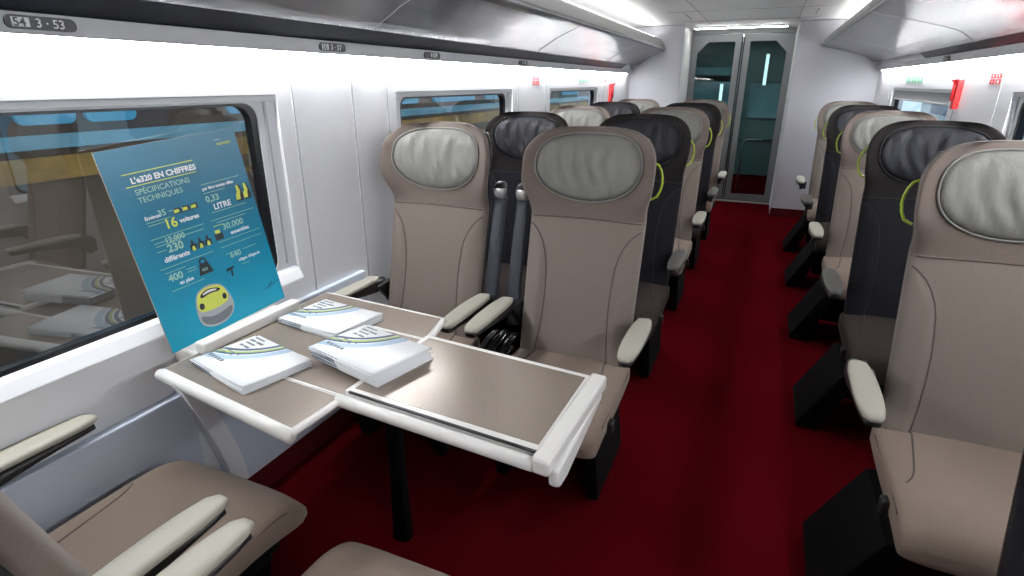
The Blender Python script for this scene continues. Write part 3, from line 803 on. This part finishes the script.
# printed train nose
b = new_bm()
def blob(cx, cy, pts):
    for _ in range(2):      # corner cutting, so that the printed outline is smooth
        q = []
        for i in range(len(pts)):
            (ax, ay), (bx, by) = pts[i], pts[(i+1) % len(pts)]
            q += [(ax*.75+bx*.25, ay*.75+by*.25), (ax*.25+bx*.75, ay*.25+by*.75)]
        pts = q
    return [(cx+x, cy+y) for x, y in pts]
cx, cy = .115, .022
poly(blob(cx, cy, [(-.010, .020), (.005, .005), (.035, -.006), (.075, -.002), (.100, .015), (.110, .040), (.106, .070), (.096, .100), (.080, .118), (.045, .126), (.012, .118), (-.002, .098), (-.012, .060)]), 0, .0004)
poly(blob(cx, cy, [(.004, .012), (.035, .000), (.075, .003), (.096, .018), (.103, .040), (.070, .030), (.030, .027), (-.004, .045), (-.006, .030)]), 3, .0006)
poly(blob(cx, cy, [(-.006, .056), (.030, .048), (.075, .050), (.100, .060), (.094, .098), (.078, .114), (.045, .121), (.014, .114), (.001, .094)]), 1, .0008)
poly(blob(cx, cy, [(.014, .092), (.045, .100), (.078, .094), (.082, .104), (.045, .116), (.014, .106)]), 2, .0011)
poly(blob(cx, cy, [(.022, .100), (.045, .104), (.070, .100), (.068, .106), (.045, .111), (.024, .106)]), 4, .0013)
poly(blob(cx, cy, [(.000, .062), (.016, .060), (.018, .078), (.004, .082)]), 2, .0011); poly(blob(cx, cy, [(.080, .062), (.094, .066), (.092, .084), (.079, .080)]), 2, .0011)
obj('train_picture', b, [M['pgreyl'], M['pyellow'], M['pblack'], M['pgrey'], M['white']], po)

# ------------------------------------------------------------------ leaflets
def leaflet_bm(curl):
    b = new_bm(); L, Wd, th = .285, .205, .0021; K = 12
    def z(x, y):
        u = max(0, (x/L+.5)); return curl*(u**3)*.012*(1-.4*(y/Wd))
    top = []; bot = []
    for i in range(K+1):
        x = -L/2+L*i/K
        top.append([b.verts.new((x, y, z(x, y)+th)) for y in (-Wd/2, 0, Wd/2)]); bot.append([b.verts.new((x, y, z(x, y))) for y in (-Wd/2, 0, Wd/2)])
    for i in range(K):
        for j in range(2):
            f = b.faces.new((top[i][j], top[i+1][j], top[i+1][j+1], top[i][j+1])); f.material_index = 0; f.smooth = True
            f = b.faces.new((bot[i][j], bot[i][j+1], bot[i+1][j+1], bot[i+1][j])); f.material_index = 1
        for j in (0, 2):
            f = b.faces.new((top[i][j], bot[i][j], bot[i+1][j], top[i+1][j])); f.material_index = 2 if i < 5 else 1
    for i, mi in ((0, 2), (K, 1)):
        for j in range(2):
            f = b.faces.new((top[i][j], top[i][j+1], bot[i][j+1], bot[i][j])); f.material_index = mi
    return b
LM = [M['leaflet'], M['paperwhite'], M['leafedge']]
lf_flat = mesh(leaflet_bm(0.0), 'leaflet', LM); lf_curl = mesh(leaflet_bm(.5), 'leaflet_top', LM)
btx = new_bm()
for x, y, w_, h_ in ((-.135, .066, .030, .010), (-.100, .066, .034, .010), (-.128, .050, .045, .008), (-.130, .030, .018, .009), (-.108, .030, .026, .009)):
    add_box(btx, x, x+w_, y, y+h_, 0, .0003)
add_box(btx, -.135, -.06, -.010, -.006, 0, .0003); add_box(btx, -.135, -.075, -.022, -.019, 0, .0003)
add_box(btx, -.135, -.085, .085, .092, 0, .0003)
for k in range(5): add_box(btx, -.138+.016*k, -.126+.016*k, -.060, -.048, 0, .0003)
cov_text = mesh(btx, 'cover_print', [M['pgrey']])
STK = [('pile on the near table leaf by the poster', 'leaflets piled on the near table leaf', -1.268, 1.025, -13, 7, .732),
       ('tall pile in the middle of the table', 'leaflets in the tall middle pile', -.955, 1.178, -14, 14, .7455),
       ('pile on the far table leaf near the seat', 'leaflets piled on the far table leaf', -1.27, 1.368, -8, 8, .732)]
for w_, grp, x, y, a, n, z in STK:
    for k in range(n):
        last = k == n-1
        j = random.uniform
        o = link('leaflet', lf_curl if last else lf_flat, None, (x+(j(-.004, .004) if k else 0)-.0012*k*(0 if last else 1), y+j(-.002, .002), z+.0001+k*.00235), (0, 0, math.radians(a+j(-1.2, 1.2))))
        if last:
            tag(o, 'topmost white leaflet with curved colour bands, '+w_, 'leaflet', grp)
            link('cover_print', cov_text, o, (0, 0, .0022))
        else: tag(o, 'white leaflet lying under others in the '+w_, 'leaflet', grp)

# ------------------------------------------------------------------ signs and emergency hammers
def sign(label, side, y, z, cells, w, h, ml):
    X, s = SIDES[side]
    b = new_bm(); S = -s
    add_box(b, min(X, X+S*.0015), max(X, X+S*.0015), y-.003-w/2, y+w/2+.003, z-h/2-.003, z+h/2+.003, 1)
    cw = w/cells[0]; chh = h/cells[1]
    for i in range(cells[0]):
        for j in range(cells[1]):
            y0 = y-w/2+cw*i+cw*.08; z0 = z-h/2+chh*j+chh*.08
            add_box(b, min(X, X+S*.0022), max(X, X+S*.0022), y0, y0+cw*.84, z0, z0+chh*.84, 0)
            # white pictogram in each cell
            cy, cz = y0+cw*.42, z0+chh*.42; q = min(cw, chh)*.2
            add_prism(b, [(cy-q, cz-q), (cy+q*.2, cz-q*1.2), (cy+q, cz), (cy+q*.4, cz+q*1.3), (cy-q*.5, cz+q*.8)], 'x', X+S*.001, X+S*.003, 1)
    tag(obj('wall_sign', b, [ml, M['white']]), label, 'sign')
sign('red pictogram sticker on the left wall between the far windows', 'left', 4.12, 1.52, (2, 2), .15, .07, M['redsign'])
sign('green exit pictogram sticker above the third left window', 'left', 5.35, 1.525, (3, 1), .34, .038, M['greensign'])
sign('small red pictogram sticker right of the green sticker on the left wall', 'left', 6.15, 1.53, (1, 1), .10, .04, M['redsign'])
sign('green exit pictogram sticker above the far right window', 'right', 5.55, 1.525, (3, 1), .62, .055, M['greensign'])
sign('red pictogram stickers on the right wall above the seats', 'right', 3.70, 1.52, (2, 2), .17, .055, M['redsign'])
def hammer(label, side, y, z, k=1.0):
    X, s = SIDES[side]; S = -s
    t = thing('emergency_hammer', label, 'emergency hammer', (X, y, z))
    b = new_bm(); add_prism(b, [(-.045*k, -.16*k), (.030*k, -.16*k), (.030*k, -.02*k), (.055*k, .0), (.055*k, .06*k), (-.045*k, .06*k)], 'x', 0, S*.03, bev=.004); obj('holder', b, M['red'], t)
    b = new_bm(); add_tube(b, [(S*.035, 0, -.10*k), (S*.035, 0, .055*k)], .012*k); add_tube(b, [(S*.035, -.045*k, .055*k), (S*.035, .045*k, .055*k)], [.006*k, .017*k]); obj('hammer', b, M['red'], t)
hammer('red emergency hammer box on the left wall beside the end bulkhead', 'left', 6.35, 1.44, .9)
hammer('red emergency hammer box on the right wall between the windows', 'right', 4.25, 1.475, .75)
for x, n in ((-1.20, 'left'), (.36, 'right')):
    b = new_bm(); add_box(b, x-.02, x+.02, YE-.002, YE-.0002, 1.535, 1.555); tag(obj('wall_sign', b, M['greysign']), 'tiny grey mark on the end bulkhead %s of the door' % n, 'sign')
for z in (.95, 1.28):
    b = new_bm(); add_box(b, DX1-.012, DX1-.0045, YE+.25, YE+.29, z, z+.05, bev=.003); tag(obj('door_switch', b, M['greysign']), ('lower' if z < 1 else 'upper')+' small grey switch on the right door jamb', 'switch')
# coat hooks on the wall panel between the first two windows
for i, y in enumerate((1.74, 1.90, 2.04)):
    b = new_bm(); add_box(b, XL, XL+.006, y-.008, y+.008, 1.50, 1.54, bev=.002); add_tube(b, [(XL+.004, y, 1.53), (XL+.02, y, 1.522), (XL+.026, y, 1.505), (XL+.034, y, 1.515)], .004)
    tag(obj('coat_hook', b, M['wall']), 'small white coat hook on the wall pillar, '+['nearest the first window', 'middle of three', 'nearest the second window'][i], 'hook')

# ------------------------------------------------------------------ outside
b = new_bm(); add_box(b, -12, -1.75, -8, 20, -1.3, -1.2); add_box(b, 1.2, 12, -8, 20, -1.3, -1.2)
struct(obj('ground', b, M['ground']))
t = thing('neighbouring_train', 'brown and amber train standing outside the left windows', 'train', (-3.4, 3, -1.2))
def ex(name, boxes, m, bev=0):
    b = new_bm()
    for q in boxes: add_box(b, *q, bev=bev)
    return obj(name, b, m, t, loc=(3.4, -3, 1.2))
ex('train_side', [(-5.9, -3.40, -6, 16, -.9, 2.6)], M['ttrain_brown'])
ex('amber_stripe', [(-3.41, -3.385, -6, 16, 1.02, 1.14)], M['ttrain_yellow'])
ex('blue_stripe', [(-3.41, -3.38, -6, 16, 1.18, 1.25)], M['ttrain_pale'])
for y in (-4.2, -2.2, -.2, 1.65, 1.98, 2.9, 4.3, 5.6, 6.9, 8.4, 10):
    wdt = .28 if 1.5 < y < 2.5 else 1.0
    b = new_bm(); add_prism(b, rrect(y, y+wdt, 1.30, 1.72, .04), 'x', -3.41, -3.375); obj('train_window', b, M['ttrain_blue'], t, loc=(3.4, -3, 1.2))
b = new_bm()
for y in (.2, 2.6, 6.2): add_ring(b, rrect(y, y+1.0, .0, .93, .08), rrect(y+.03, y+.97, .03, .90, .06), 'x', -3.41, -3.38)
obj('hatch_frame', b, M['ttrain_yellow'], t, loc=(3.4, -3, 1.2))
t = thing('neighbouring_train', 'pale blue train standing outside the right windows', 'train', (3.2, 3, -1.2))
b = new_bm(); add_box(b, 3.2, 5.6, -6, 16, -.9, 2.6, bev=.1); obj('train_side', b, M['ttrain_white'], t, loc=(-3.2, -3, 1.2))
for k in range(9):
    y = -5+2.3*k; b = new_bm(); add_prism(b, rrect(y, y+1.5, .9, 1.7, .1), 'x', 3.17, 3.22); obj('train_window', b, M['ttrain_blue'] if k % 2 else M['pnavy'], t, loc=(-3.2, -3, 1.2))

# ------------------------------------------------------------------ world, camera, colour
w = bpy.data.worlds.new('world'); bpy.context.scene.world = w; w.use_nodes = True
w.node_tree.nodes['Background'].inputs[0].default_value = (.62, .74, .85, 1); w.node_tree.nodes['Background'].inputs[1].default_value = 2.2
f = 559.; pit = math.atan(205/559.); yaw = math.radians(23.5)
cam = bpy.data.cameras.new('camera'); co = bpy.data.objects.new('camera', cam); C.objects.link(co)
cam.sensor_width = 36; cam.lens = f/1024*36; cam.clip_start = .02
co.location = (0, 0, 1.5); co.rotation_euler = (PI/2-pit, 0, yaw)
bpy.context.scene.camera = co
vs = bpy.context.scene.view_settings
vs.view_transform = 'Standard'; vs.look = 'None'; vs.gamma = 1; vs.exposure = 0.0; vs.use_curve_mapping = False
